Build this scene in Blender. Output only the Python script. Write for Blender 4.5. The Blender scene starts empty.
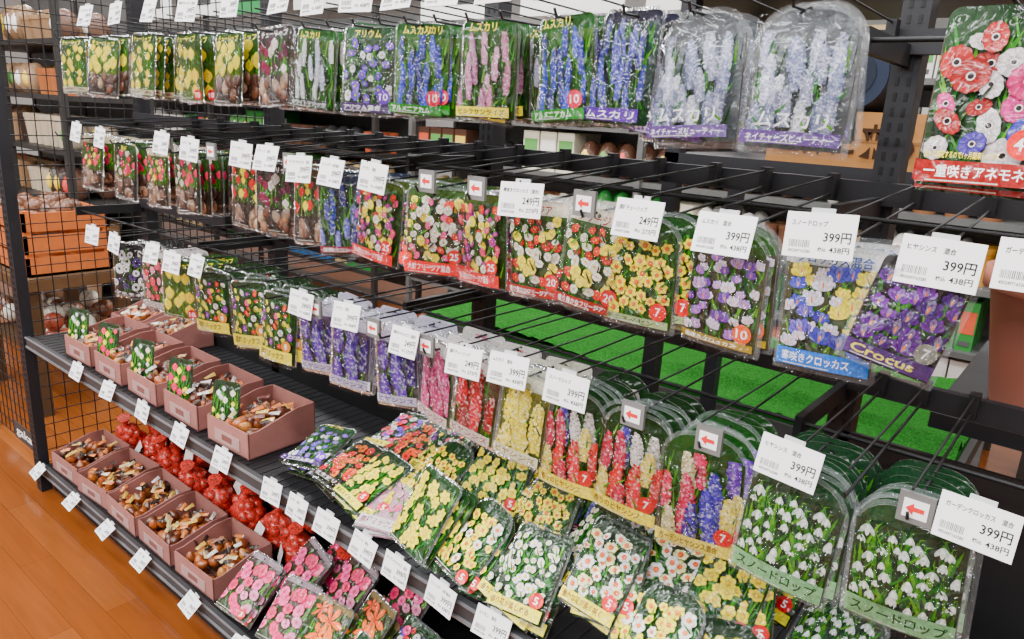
import bpy, math, random
from mathutils import Vector, Matrix, Euler
R = random.Random(11)
H = 1.62
def lin1(v): return v/12.92 if v <= 0.04045 else ((v+0.055)/1.055)**2.4
def hx(s):
    return tuple(lin1(int(s[i:i+2], 16)/255) for i in (0, 2, 4))
def hs(s, k=1.3, g=1.0):
    c = hx(s) if isinstance(s, str) else s
    if c[0] > .72 and c[1] > .42 and c[2] < .3 and c[1] < c[0]*.98:      # printed process yellow
        return (.93*min(1, g+.1), .93*min(1, g+.1)*min(.86, c[1]/c[0]*1.18), .004+c[2]*.35)
    k = 1+(k-1)*.75
    L = .3*c[0]+.6*c[1]+.1*c[2]
    return tuple(min(1, max(0.003, (L+(x-L)*k)*g)) for x in c)
def var(c, a, r=None):
    k = 1+(r or R).uniform(-a, a)
    return tuple(min(1, max(0, x*k)) for x in c)
def mixc(a, b, t): return tuple(x*(1-t)+y*t for x, y in zip(a, b))
def shade(c, p, q):
    # printed shadow tone: keeps the hue of yellows instead of drifting to orange
    if c[2] < .15 and c[1] > .4: return (c[0]*.72, c[1]*.66, c[2]*.5)
    return tuple(x*x*p+x*q for x in c)

# ---------------------------------------------------------------- materials
def nmat(name):
    m = bpy.data.materials.new(name); m.use_nodes = True
    nt = m.node_tree; b = nt.nodes['Principled BSDF']
    return m, nt, b
def vc_mat(name, rough=0.5, metal=0.0, coat=0.0, noise=0.0, nscale=40, bump=0.0, bscale=60, spec=0.5, bdist=.01):
    m, nt, b = nmat(name)
    a = nt.nodes.new('ShaderNodeAttribute'); a.attribute_name = 'Col'
    out = a.outputs['Color']
    tc = nt.nodes.new('ShaderNodeTexCoord')
    if noise > 0:
        n = nt.nodes.new('ShaderNodeTexNoise'); n.inputs['Scale'].default_value = nscale
        n.inputs['Detail'].default_value = 4
        nt.links.new(tc.outputs['Object'], n.inputs['Vector'])
        mr = nt.nodes.new('ShaderNodeMapRange'); mr.inputs[3].default_value = 1-noise; mr.inputs[4].default_value = 1+noise
        mr.inputs[1].default_value = .3; mr.inputs[2].default_value = .7
        nt.links.new(n.outputs['Fac'], mr.inputs[0])
        mx = nt.nodes.new('ShaderNodeVectorMath'); mx.operation = 'SCALE'
        nt.links.new(out, mx.inputs[0]); nt.links.new(mr.outputs[0], mx.inputs['Scale'])
        out = mx.outputs[0]
    nt.links.new(out, b.inputs['Base Color'])
    b.inputs['Roughness'].default_value = rough; b.inputs['Metallic'].default_value = metal
    b.inputs['Coat Weight'].default_value = coat; b.inputs['Coat Roughness'].default_value = 0.08
    b.inputs['Specular IOR Level'].default_value = spec
    if bump > 0:
        n2 = nt.nodes.new('ShaderNodeTexNoise'); n2.inputs['Scale'].default_value = bscale; n2.inputs['Distortion'].default_value = 1.0
        nt.links.new(tc.outputs['Object'], n2.inputs['Vector'])
        bp = nt.nodes.new('ShaderNodeBump'); bp.inputs['Strength'].default_value = bump; bp.inputs['Distance'].default_value = bdist
        nt.links.new(n2.outputs['Fac'], bp.inputs['Height'])
        nt.links.new(bp.outputs['Normal'], b.inputs['Coat Normal'])
        if coat == 0: nt.links.new(bp.outputs['Normal'], b.inputs['Normal'])
    return m
M_PRINT = vc_mat('printed_packet', rough=.55, coat=.8, bump=.9, bscale=24, noise=.3, nscale=240, spec=.15, bdist=.02)
M_PAPER = vc_mat('paper', rough=.7, spec=.3)
M_METAL = vc_mat('painted_metal', rough=.5, noise=.15, nscale=12, spec=.35)
M_BULB = vc_mat('bulb_skin', rough=.38, noise=.4, nscale=90, coat=.3, bump=.3, bscale=70)
M_BOX = vc_mat('cardboard', rough=.8, noise=.08, nscale=30, spec=.2)
M_TURF = vc_mat('turf', rough=.9, noise=.5, nscale=160, bump=.8, bscale=300, spec=.1)
def film(name, haze, mult, rough):
    mc, nt, b = nmat(name)
    gl = nt.nodes.new('ShaderNodeBsdfGlossy'); gl.inputs['Roughness'].default_value = rough; gl.inputs['Color'].default_value = (.95, .97, 1, 1)
    tr = nt.nodes.new('ShaderNodeBsdfTransparent'); ms = nt.nodes.new('ShaderNodeMixShader')
    lw = nt.nodes.new('ShaderNodeFresnel'); lw.inputs['IOR'].default_value = 1.35
    nz = nt.nodes.new('ShaderNodeTexNoise'); nz.inputs['Scale'].default_value = 28; nz.inputs['Distortion'].default_value = 2.0
    tc = nt.nodes.new('ShaderNodeTexCoord'); nt.links.new(tc.outputs['Object'], nz.inputs['Vector'])
    bp = nt.nodes.new('ShaderNodeBump'); bp.inputs['Strength'].default_value = 1.0; bp.inputs['Distance'].default_value = .03
    nt.links.new(nz.outputs['Fac'], bp.inputs['Height']); nt.links.new(bp.outputs['Normal'], gl.inputs['Normal'])
    ad = nt.nodes.new('ShaderNodeMath'); ad.operation = 'MULTIPLY'; ad.inputs[1].default_value = mult
    nt.links.new(lw.outputs[0], ad.inputs[0]); nt.links.new(ad.outputs[0], ms.inputs[0])
    nt.links.new(tr.outputs[0], ms.inputs[1]); nt.links.new(gl.outputs[0], ms.inputs[2])
    last = ms.outputs[0]
    if haze > 0:
        b.inputs['Base Color'].default_value = (.55, .6, .62, 1); b.inputs['Roughness'].default_value = .25
        m2 = nt.nodes.new('ShaderNodeMixShader'); m2.inputs[0].default_value = haze
        nt.links.new(last, m2.inputs[1]); nt.links.new(b.outputs[0], m2.inputs[2]); last = m2.outputs[0]
    else: nt.nodes.remove(b)
    nt.links.new(last, nt.nodes['Material Output'].inputs['Surface'])
    return mc
M_CELLO = film('clear_cellophane', 0, 1.1, .08)
M_EDGE = film('bag_edge_film', .11, 1.3, .12)
mn, nt, b = nmat('red_net')
tc = nt.nodes.new('ShaderNodeTexCoord'); vo = nt.nodes.new('ShaderNodeTexVoronoi'); vo.feature = 'DISTANCE_TO_EDGE'; vo.inputs['Scale'].default_value = 95
nt.links.new(tc.outputs['Object'], vo.inputs['Vector'])
cr = nt.nodes.new('ShaderNodeValToRGB'); cr.color_ramp.elements[0].position = .04; cr.color_ramp.elements[0].color = (.85, .02, .015, 1)
cr.color_ramp.elements[1].position = .16; cr.color_ramp.elements[1].color = (.24, .035, .018, 1)
nt.links.new(vo.outputs['Distance'], cr.inputs[0]); nt.links.new(cr.outputs[0], b.inputs['Base Color']); b.inputs['Roughness'].default_value = .35
b.inputs['Coat Weight'].default_value = .3
M_NET = mn
MATS = [M_PRINT, M_PAPER, M_METAL, M_BULB, M_CELLO, M_BOX, M_TURF, M_NET, M_EDGE]
PRINT, PAPER, METAL, BULB, CELLO, BOX, TURF, NET, EDGE = range(9)

# ---------------------------------------------------------------- mesh builder
class PB:
    def __init__(s): s.v = []; s.f = []; s.c = []; s.m = []; s.s = []
    def face(s, pts, col, mat=0, smooth=False):
        n = len(s.v); s.v.extend(pts); s.f.append(tuple(range(n, n+len(pts)))); s.c.append(col); s.m.append(mat); s.s.append(smooth)
    def geo(s, vs, fs, col, mat=0, smooth=False):
        n = len(s.v); s.v.extend(vs)
        for f in fs: s.f.append(tuple(i+n for i in f)); s.c.append(col); s.m.append(mat); s.s.append(smooth)
    def box(s, x0, x1, y0, y1, z0, z1, col, mat=METAL):
        v = [(x, y, z) for z in (z0, z1) for y in (y0, y1) for x in (x0, x1)]
        s.geo(v, [(0, 2, 3, 1), (4, 5, 7, 6), (0, 1, 5, 4), (2, 6, 7, 3), (0, 4, 6, 2), (1, 3, 7, 5)], col, mat)
    def cyl(s, p0, p1, r, col, mat=METAL, n=6, r2=None, cap=True):
        p0 = Vector(p0); p1 = Vector(p1); d = (p1-p0).normalized(); r2 = r if r2 is None else r2
        a = d.orthogonal().normalized(); bb = d.cross(a)
        v = []
        for p, rr in ((p0, r), (p1, r2)):
            for i in range(n):
                t = 2*math.pi*i/n; v.append(tuple(p+a*math.cos(t)*rr+bb*math.sin(t)*rr))
        s.geo(v, [(i, (i+1) % n, n+(i+1) % n, n+i) for i in range(n)], col, mat, True)
        if cap: s.geo(v, [tuple(range(n))[::-1], tuple(range(n, 2*n))], col, mat)
    def ball(s, c, r, col, mat=BULB, rot=None, nu=9, nv=6, tip=0):
        v = []; M = Euler(rot or (0, 0, 0)).to_matrix()
        rr = r if isinstance(r, (tuple, list)) else (r, r, r)
        for j in range(nv+1):
            ph = math.pi*j/nv
            for i in range(nu):
                th = 2*math.pi*i/nu
                z = math.cos(ph)
                if tip and z > .6: z += (z-.6)*tip
                p = Vector((math.sin(ph)*math.cos(th)*rr[0], math.sin(ph)*math.sin(th)*rr[1], z*rr[2]))
                v.append(tuple(M @ p+Vector(c)))
        s.geo(v, [(j*nu+i, j*nu+(i+1) % nu, (j+1)*nu+(i+1) % nu, (j+1)*nu+i) for j in range(nv) for i in range(nu)], col, mat, True)
    def merge(s, o, M):
        n = len(s.v); s.v.extend(tuple(M @ Vector(p)) for p in o.v)
        s.f.extend(tuple(i+n for i in f) for f in o.f); s.c += o.c; s.m += o.m; s.s += o.s
    def mesh(s, name, bend=None):
        vv = s.v
        if bend:
            k, m, zc = bend; vv = [(x, y+k*x*x+m*(z-zc)**2, z) for x, y, z in s.v]
        me = bpy.data.meshes.new(name); me.from_pydata(vv, [], s.f)
        for m in MATS: me.materials.append(m)
        me.polygons.foreach_set('material_index', s.m); me.polygons.foreach_set('use_smooth', s.s)
        at = me.color_attributes.new('Col', 'FLOAT_COLOR', 'CORNER')
        buf = []
        for f, c in zip(s.f, s.c): buf.extend((c[0], c[1], c[2], 1.0)*len(f))
        at.data.foreach_set('color', buf); me.update(); return me
    def obj(s, name, loc=(0, 0, 0)):
        o = bpy.data.objects.new(name, s.mesh(name)); o.location = loc
        bpy.context.collection.objects.link(o); return o
def empty(name, loc=(0, 0, 0), rot=(0, 0, 0)):
    e = bpy.data.objects.new(name, None); e.empty_display_size = .02; e.location = loc; e.rotation_euler = rot
    bpy.context.collection.objects.link(e); return e
def child(name, me, par, loc=(0, 0, 0), rot=(0, 0, 0), sc=1):
    o = bpy.data.objects.new(name, me); o.parent = par; o.location = loc; o.rotation_euler = rot; o.scale = (sc, sc, sc)
    bpy.context.collection.objects.link(o); return o

# ---------------------------------------------------------------- text
_tc = {}
def text_geo(t):
    if t in _tc: return _tc[t]
    cu = bpy.data.curves.new('t', 'FONT'); cu.body = t; cu.size = 1; cu.resolution_u = 2; cu.offset = .018
    ob = bpy.data.objects.new('t', cu); bpy.context.collection.objects.link(ob)
    dg = bpy.context.evaluated_depsgraph_get(); dg.update()
    ev = ob.evaluated_get(dg); me = ev.to_mesh()
    vs = [(v.co.x, v.co.y) for v in me.vertices]; fs = [tuple(p.vertices) for p in me.polygons]
    ev.to_mesh_clear(); bpy.data.objects.remove(ob); bpy.data.curves.remove(cu)
    if vs:
        x0 = min(v[0] for v in vs); x1 = max(v[0] for v in vs); y0 = min(v[1] for v in vs); y1 = max(v[1] for v in vs)
        vs = [((x-x0)/(x1-x0+1e-9), (y-y0)/(y1-y0+1e-9)) for x, y in vs]
    _tc[t] = (vs, fs); return _tc[t]
def put_text(pb, t, x0, x1, z0, z1, y, col, mat=PRINT):
    vs, fs = text_geo(t)
    pb.geo([(x0+(x1-x0)*a, y, z0+(z1-z0)*b_) for a, b_ in vs], fs, col, mat)

# ---------------------------------------------------------------- printed art (flat printed layers)
GREENS = [hs(c, 1.4, .8) for c in ('2f6b2a', '1f4f22', '4c8a36', '6aa045', '16391b', '3c7a3a', '0c200e')]
class Art:
    def __init__(s, w, h, seed):
        s.pb = PB(); s.w = w; s.h = h; s.y = -.0008; s.r = random.Random(seed)
        s.x0 = -w/2+.003; s.x1 = w/2-.003; s.z1 = -.004; s.z0 = .012-h
    def poly(s, pts, col, clampit=True):
        s.y -= 1.0e-5
        if clampit: pts = [(min(s.x1, max(s.x0, x)), min(s.z1, max(s.z0, z))) for x, z in pts]
        s.pb.face([(x, s.y, z) for x, z in pts], col, PRINT)
    def strip(s, x0, x1, z0, z1, col, n=8):
        s.y -= 1.0e-5
        for i in range(n):
            a, b_ = x0+(x1-x0)*i/n, x0+(x1-x0)*(i+1)/n
            s.pb.face([(a, s.y, z0), (b_, s.y, z0), (b_, s.y, z1), (a, s.y, z1)], col, PRINT)
    def petal(s, x, z, a, L, W, col, pointed=.5):
        ca, sa = math.cos(a), math.sin(a)
        prof = [(0, 0), (.3, .32), (.65, .5), (.88, .5-.3*pointed), (1, .12*(1-pointed)), (1, -.12*(1-pointed)), (.88, -.5+.3*pointed), (.65, -.5), (.3, -.32)]
        s.poly([(x+ca*L*p-sa*W*q, z+sa*L*p+ca*W*q) for p, q in prof], col)
    def disk(s, x, z, r, col, n=9):
        s.poly([(x+r*math.cos(2*math.pi*i/n), z+r*math.sin(2*math.pi*i/n)) for i in range(n)], col)
    def blade(s, x, z, a, L, W, col):
        ca, sa = math.cos(a), math.sin(a)
        s.poly([(x-sa*W, z+ca*W), (x+ca*L*.6-sa*W*.8, z+sa*L*.6+ca*W*.8), (x+ca*L, z+sa*L), (x+ca*L*.6+sa*W*.8, z+sa*L*.6-ca*W*.8), (x+sa*W, z-ca*W)], col)
    def leaves(s, n, cols=GREENS, L=.045):
        for i in range(n):
            s.blade(s.r.uniform(s.x0, s.x1), s.r.uniform(s.z0, s.z1-.03), math.pi/2+s.r.uniform(-.6, .6), L*s.r.uniform(.5, 1.2), s.r.uniform(.001, .003), s.r.choice(cols))
    def rosette(s, x, z, r, col, n=6, pointed=.5, cen=None, cr=.3, wid=.75, ring=None):
        a0 = s.r.uniform(0, 6); dk = shade(col, .6, .1)
        sq = s.r.uniform(.6, 1.0); ang = s.r.uniform(0, 3.14)
        cg, sg = math.cos(ang), math.sin(ang)
        def pt(a, L, W, c, po):
            ca, sa = math.cos(a), math.sin(a)
            prof = [(0, 0), (.3, .32), (.65, .5), (.88, .5-.3*po), (1, .12*(1-po)), (1, -.12*(1-po)), (.88, -.5+.3*po), (.65, -.5), (.3, -.32)]
            o = []
            for p, q in prof:
                u = ca*L*p-sa*W*q; v = sa*L*p+ca*W*q
                uu = (u*cg+v*sg); vv = (-u*sg+v*cg)*sq
                o.append((x+uu*cg-vv*sg, z+uu*sg+vv*cg))
            s.poly(o, c)
        for i in range(n):
            pt(a0+2*math.pi*i/n, r*1.05, r*wid*1.15, mixc(col, dk, .9), pointed)
            pt(a0+2*math.pi*i/n, r, r*wid, mixc(col, dk, s.r.uniform(0, .45)), pointed)
            pt(a0+2*math.pi*i/n+.1, r*.9, r*wid*.4, mixc(mixc(col, dk, .1), (1, 1, 1), .05), pointed)
        for i in range(n): pt(a0+2*math.pi*i/n, r*.5, r*wid*.26, mixc(col, dk, .7), pointed)
        if ring: s.disk(x, z, r*cr*1.5, ring)
        if cen:
            s.disk(x, z, r*cr, mixc(cen, (0, 0, 0), .4)); s.disk(x-r*.02, z+r*.03, r*cr*.75, cen)
    def tulip(s, x, z, r, col):
        s.blade(x, z-r*4, math.pi/2, r*4, .0014, s.r.choice(GREENS[2:4]))
        dk = shade(col, .5, .1)
        for a, k in ((.35, .85), (-.35, .85), (0, 1)):
            s.petal(x, z-r*.8, math.pi/2+a, r*1.9*k, r*1.0, mixc(col, dk, .0 if a == 0 else .6), .7)
        s.petal(x+r*.1, z-r*.8, math.pi/2, r*1.4, r*.3, mixc(col, dk, .35), .7)
    def spike(s, x, z, L, W, col, d):
        s.blade(x, z-L, math.pi/2, L*.9, .0015, GREENS[2])
        n = int(L/d*1.7); dk = shade(col, .45, .12)
        lean = s.r.uniform(-.12, .12)
        for j in range(n):
            t = j/(n-1); ww = W*math.sin(math.pi*(.18+.75*t))**.6
            m = max(2, int(ww/d*2))
            for k in range(m):
                q = (k+.5)/m-.5
                cc = mixc(col, dk, min(1, .9*abs(q)*1.5+s.r.uniform(0, .6))); cc = mixc(cc, (1, 1, 1), s.r.choice((0, 0, 0, .08, .3)))
                xx = x+q*ww+s.r.uniform(-d, d)*.3+lean*t*L; zz = z+t*L-L*.1+s.r.uniform(-d, d)*.3
                s.disk(xx, zz, d*s.r.uniform(.35, .6), cc, 5)
    def snow(s, x, z, r):
        s.poly([(x, z), (x+r*.2, z+r*.9), (x+r*.9, z+r*1.2), (x+r*.1, z+r*1.1)], GREENS[3])
        sp = s.r.uniform(.25, .55)
        for a in (-sp, sp, 0): s.petal(x, z+r*.3, -math.pi/2+a, r*1.8, r*.62, mixc((.85, .88, .83), (.3, .4, .33), min(1, abs(a)*1.2)), .6)
        s.disk(x, z+r*.3, r*.25, GREENS[2], 6)
    def crocus(s, x, z, r, col):
        dk = shade(col, .7, .1)
        tl = s.r.uniform(-.3, .3)
        for a, k in ((.9, .9), (-.9, .9), (.45, 1.1), (-.45, 1.1), (0, 1)):
            s.petal(x, z-r*.5, math.pi/2+a+tl, r*1.66*k, r*.86, mixc(col, dk, .9), .5)
            s.petal(x, z-r*.5, math.pi/2+a+tl, r*1.6*k, r*.74, mixc(mixc(col, dk, s.r.uniform(0, .45)), (1, 1, 1), .12 if a == 0 else 0), .5)
            s.petal(x, z-r*.5, math.pi/2+a+tl, r*1.3*k, r*.12, mixc(col, dk, .8), .5)
        s.petal(x, z-r*.35, math.pi/2+tl, r*.8, r*.2, hs('f58b02'), .3)

def card_outline(w, h, rad, ex=0):
    pts = []; w = w+2*ex
    for cx, cz, a0 in ((w/2-rad, .01+ex-rad, 0), (-w/2+rad, .01+ex-rad, math.pi/2)):
        for k in range(7):
            a = a0+math.pi/2*k/6; pts.append((cx+rad*math.cos(a), cz+rad*math.sin(a)))
    r2 = .004
    for cx, cz, a0 in ((-w/2+r2, .01-h-ex+r2, math.pi), (w/2-r2, .01-h-ex+r2, 1.5*math.pi)):
        for k in range(3):
            a = a0+math.pi/2*k/2; pts.append((cx+r2*math.cos(a), cz+r2*math.sin(a)))
    return pts

def build_packet(name, bg, bg2, flower, cols, n, size, band=None, bandtxt='', bandcol='ffffff', head='1f3d22', headtxt='', headcol='ffffff',
                 w=.118, h=.168, arch=False, badge=None, pouch='5a4334', bulbs=False, seed=1, kw=None, cello=True, bandh=.13, leaves=40, extra=None, sat=1.5, edge=.005, gain=.88):
    kw = kw or {}
    A = Art(w, h, seed); pb = A.pb; r = A.r
    rad = w*.36 if arch else .012
    pb.face([(x, 0, z) for x, z in card_outline(w, h, rad)], hs(head, 1.4, .85), PRINT)
    pb.face([(x, .0008, z) for x, z in card_outline(w, h, rad)][::-1], hx('a8a8a0'), PRINT)
    hz = -.02 if arch else (-.014 if headtxt else -.006)
    zb = .01-h
    if bulbs: A.z0 = zb+h*.36
    bz = zb+h*bandh if band else zb
    N = 7; ztop = hz; zlow = (A.z0 if bulbs else zb)
    for i in range(N):
        t0, t1 = i/N, (i+1)/N
        A.y = -.0003
        A.strip(A.x0-.003, A.x1+.003, ztop+(zlow-ztop)*t1, ztop+(zlow-ztop)*t0, hs(mixc(hx(bg), hx(bg2), (t0+t1)/2), 1.3, .6))
    A.y = -.0009
    A.z1 = hz+.004; A.z0 = max(zlow+.002, zb+.002)
    A.leaves(leaves)
    cl = [hs(c, sat, gain) for c in cols]
    H0 = A.z1-A.z0
    nx = max(1, round(math.sqrt(n*w/H0))); nz = max(1, math.ceil(n/nx)); lo = (bz if band else A.z0)
    pos = [((i+.5+r.uniform(-.36, .36)+(.25 if j % 2 else -.25))/nx, (j+.5+r.uniform(-.34, .34))/nz) for j in range(nz) for i in range(nx)]
    if flower in ('tulip', 'spike', 'crocus'): pos.sort(key=lambda p: -p[1])
    else: r.shuffle(pos)
    for k, (px, pz) in enumerate(pos):
        x = A.x0+.004+(w-.014)*min(1, max(0, px)); z = lo+(A.z1-lo)*(.03+pz*.92); c = cl[k % len(cl)] if r.random() < .6 else r.choice(cl); s_ = size*r.uniform(.7, 1.2)
        c = var(c, .12, r)
        if flower == 'tulip': A.tulip(x, z, s_, c)
        elif flower == 'spike': A.spike(x, z-kw['L']*.5, kw['L']*r.uniform(.8, 1.1), kw['W'], c, kw['d'])
        elif flower == 'snow': A.snow(x, z, s_)
        elif flower == 'crocus': A.crocus(x, z, s_, c)
        else:
            cen = kw.get('cen'); cen = hs(cen, 1.5, .85) if cen else None
            A.rosette(x, z, s_, c, kw.get('n', 6), kw.get('p', .5), cen, kw.get('cr', .3), kw.get('wid', .75), hx(kw['ring']) if kw.get('ring') else None)
        if r.random() < .5: A.blade(x+size*.8, z-size*1.5, math.pi/2+r.uniform(-1, 1), .022, .0018, r.choice(GREENS))
    A.y -= 2e-4
    if bulbs:
        zt = zb+h*.36
        A.strip(-w/2, w/2, zb+.003, zt, hx('2a1d16'))
        for k in range(9):
            pb.ball((r.uniform(-w*.4, w*.4), A.y+.001, r.uniform(zb+.012, zt-.004)), (.013, .006, .015), var(hx(r.choice(('6a4028', '8a6144', '4c2e20', 'a48a70'))), .2, r), BULB, (0, r.uniform(-.6, .6), 0), 8, 5, 1.0)
    if headtxt:
        A.y -= 2e-5; lw_ = min(w*.8, len(headtxt)*.015)
        put_text(pb, headtxt, -lw_/2, lw_/2, hz-.004 if arch else hz+.003, hz+.009 if arch else hz+.018, A.y, hs(headcol))
    if band and not bulbs:
        A.strip(-w/2, w/2, zb+.003, bz, hs(band, 1.5, .85))
        A.y -= 1.5e-4
        if bandtxt: put_text(pb, bandtxt, -w*.44, w*(.44 if not badge else .3), zb+h*bandh*.32, zb+h*bandh*.84, A.y, hs(bandcol))
    if badge:
        A.y -= 2e-5; bx = w/2-.018; bzz = (bz if band else zb)+.014
        A.disk(bx, bzz, .0145, hs(badge[1], 1.5, .9), 18); A.y -= 1.5e-4
        bw = .0045*len(badge[0])
        put_text(pb, badge[0], bx-bw, bx+bw, bzz-.007, bzz+.007, A.y, (1, 1, 1))
    if extra: extra(A, pb, hz, zb)
    A.y -= 2e-5
    A.strip(-w*.42, w*.1, zb+.0045, zb+.006, hx('c8c8c0'))
    pb.face([(.0035*math.cos(t*.628), A.y, .002+.0035*math.sin(t*.628)) for t in range(10)], hx('0a0a0a'), PRINT)
    pc = hx(pouch); nx_, nz_ = 6, 8; g = []
    for j in range(nz_+1):
        for i in range(nx_+1):
            u, v = i/nx_, j/nz_
            t = math.sin(math.pi*u)**.6*math.sin(math.pi*min(1, .1+v*.9))**.6 if 0 < u < 1 else 0
            g.append((-w/2-.001+u*(w+.002), .0014+.011*t*(1+r.uniform(-.35, .35)), -.02-(h-.030)*v))
    pb.geo(g, [(j*(nx_+1)+i, (j+1)*(nx_+1)+i, (j+1)*(nx_+1)+i+1, j*(nx_+1)+i+1) for j in range(nz_) for i in range(nx_)], pc, BULB, True)
    BD = (r.uniform(.8, 1.9), r.uniform(.15, .45), .01-h/2)
    plain = pb.mesh(name, BD)
    if cello:
        m = edge
        oi = card_outline(w, h, rad); oo = card_outline(w, h, rad+m, m); nn = len(oi)
        vs = [(x, .0004, z) for x, z in oi]+[(x, .0004+r.uniform(-.0015, .0015), z) for x, z in oo]
        pb.geo(vs, [(i, (i+1) % nn, nn+(i+1) % nn, nn+i) for i in range(nn)], (1, 1, 1), EDGE, True)
        edged = pb.mesh(name+'_bagged', BD)
        g = []; nx_, nz_ = 6, 8; ym = A.y-.003
        for j in range(nz_+1):
            for i in range(nx_+1):
                u, v = i/nx_, j/nz_
                g.append((-w/2+u*w, ym-.003*math.sin(math.pi*u)*math.sin(math.pi*v)+r.uniform(-.0018, .0018), -.004-(h-.006)*v))
        pb.geo(g, [(j*(nx_+1)+i, (j+1)*(nx_+1)+i, (j+1)*(nx_+1)+i+1, j*(nx_+1)+i+1) for j in range(nz_) for i in range(nx_)], (1, 1, 1), CELLO, True)
        return plain, pb.mesh(name+'_wrapped', BD), h, edged
    return plain, plain, h, plain

FR = dict(n=6, p=.25, cen='e8b21a', cr=.2, wid=.85)
DF = dict(n=6, p=.75, cen='f08000', cr=.34, wid=.7)
D = {}
def P(k, *a, **kwargs): D[k] = build_packet(k, *a, seed=sum(map(ord, k)), **kwargs)
P('tulip_yellow', '2b4a1e', '4f782a', 'tulip', ['f8d400', 'fae000', 'f0cc00'], 12, .017, head='1c3d18', headtxt='チューリップ', headcol='f5d820', pouch='7a4a28', band='c8c0a8', bandtxt='原種系', bandcol='402010', bandh=.1, leaves=30)
P('tulip_gold', '31541e', '5f782a', 'tulip', ['fad800', 'f8e410', 'f8c800'], 9, .020, head='284820', headtxt='チューリップ', headcol='f5d820', pouch='8a5a30', badge=('10', 'd81f50'), leaves=30)
P('tulip_half', '31541e', '5f782a', 'tulip', ['fad800', 'f8e410', 'f8dc10'], 7, .019, head='284820', headtxt='チューリップ', headcol='f5d820', bulbs=True, leaves=30)
P('tulip_dark', '2a2018', '3a4028', 'tulip', ['5a1238', 'f6efe8', '8b1850'], 12, .013, head='241d20', headtxt='チューリップ', headcol='f0e8e0', bulbs=True)
P('tulip_bulbs', '3a5a22', '4a5a2a', 'tulip', ['e8301a', 'f0d410', 'f06080'], 10, .012, head='b8b098', headtxt='原種', headcol='301a10', bulbs=True, w=.108)
P('tulip_bulbs2', '3a4a22', '4a3a2a', 'tulip', ['f0e8e0', 'f06080', 'c82858'], 10, .012, head='203c18', headtxt='原種', headcol='f0e840', bulbs=True, w=.108)
P('tulip_red', '3a4a1a', '3a2a18', 'tulip', ['d8281a', 'f0d020', 'd01820'], 10, .014, head='403020', pouch='5a3520', bulbs=True, w=.115)
P('muscari_green', '4f7a2a', '2a5a1a', 'spike', ['3448c0', '4a60e0', '2030a0'], 13, .01, kw=dict(L=.05, W=.013, d=.0036), head='1f5a1c', headtxt='ムスカリ', headcol='f5f04a', badge=('10', 'e01860'), band='2b8a2a', bandtxt='アルメニアカム', bandh=.12, leaves=80)
P('muscari_white', '3a5a24', '2a3f1a', 'spike', ['f2f4f8', 'e0e4f4', 'f4f4f4'], 10, .01, kw=dict(L=.055, W=.014, d=.0038), head='1f5a1c', headtxt='ムスカリ', headcol='f5f04a', band='33423a', bandtxt='ホワイトマジック', bandh=.12, leaves=80)
P('muscari_pink', '3a5a2a', '2a4020', 'spike', ['e0a0c0', 'd898c0', 'f0c0d8'], 10, .01, kw=dict(L=.055, W=.014, d=.0038), head='1c5a1c', headtxt='ムスカリ', headcol='f5f04a', band='f0e040', bandtxt='ピンクサンライズ', bandcol='223311', bandh=.12, leaves=80)
P('muscari_blue', '2a3a40', '2a4a30', 'spike', ['4048b8', '5860d0', '6a70d8'], 14, .01, kw=dict(L=.055, W=.014, d=.0036), head='24243a', band='5a2c98', bandtxt='ムスカリ', bandh=.13, leaves=80, sat=1.2)
P('muscari_grey', '787f82', '4c5456', 'spike', ['b4bcd8', 'd0d6ec', '98a2c8', 'e4e8f4'], 18, .01, kw=dict(L=.052, W=.017, d=.0036), head='5e6468', arch=True, band='6a5090', bandtxt='ネイチャーズビューティー', bandh=.11, w=.125, h=.178, leaves=30, sat=1.0, gain=1.0, edge=.009,
  extra=lambda A, pb, hz, zb: (put_text(pb, 'ムスカリ', -.045, .045, zb+.024, zb+.044, A.y-4e-5, (1, 1, 1))))
P('allium_mix', '2a4a28', '1a2a18', 'rose', ['8a58d8', 'f0f0f8', '6a40c0'], 24, .010, kw=dict(n=7, p=.6, cen='c8d060', cr=.25), head='1a4a28', headtxt='アリウム', headcol='f0e040', badge=('10', '6a30b0'), band='3a2058', bandtxt='アリウム混合', bandh=.12, sat=1.3)
P('freesia_mix', '2a4a24', '2a3a1a', 'rose', ['d82010', 'f8d800', 'f8f4ec', 'b030a0', 'f06090', 'f8e030'], 52, .0088, kw=FR, head='3a4a1a', badge=('25', 'd8221c'), band='d83828', bandtxt='甘い香りのフリージア混合', bandh=.15, w=.125, leaves=60)
P('freesia_red', '3a5a2c', '4a5a30', 'rose', ['d01008', 'e8301a', 'f8f4ec', 'f0dc40', 'f8f4ec'], 36, .0098, kw=FR, head='d8d0c0', headtxt='フリージア', headcol='802018', badge=('20', 'd8221c'), band='a84038', bandtxt='香り豊かなフリージア', bandh=.11, w=.12, edge=.008, leaves=70)
P('freesia_bright', '3a4a20', '4a3a1a', 'rose', ['f8dc00', 'f8f4ec', 'e83828', 'f070a8', 'f8f4ec'], 46, .0092, kw=FR, head='304a1c', badge=('25', 'd8221c'), band='f03828', bandtxt='大輪フリージア混合', bandh=.16, w=.125, leaves=60)
P('iris_blue', '14242a', '1a3a20', 'spike', ['3048c8', '2838a8', '7a80e0'], 12, .01, kw=dict(L=.04, W=.015, d=.0045), head='1c2438', band='8a2040', bandtxt='球根ベツレヘム', bandh=.1, leaves=80, sat=1.2)
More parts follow.
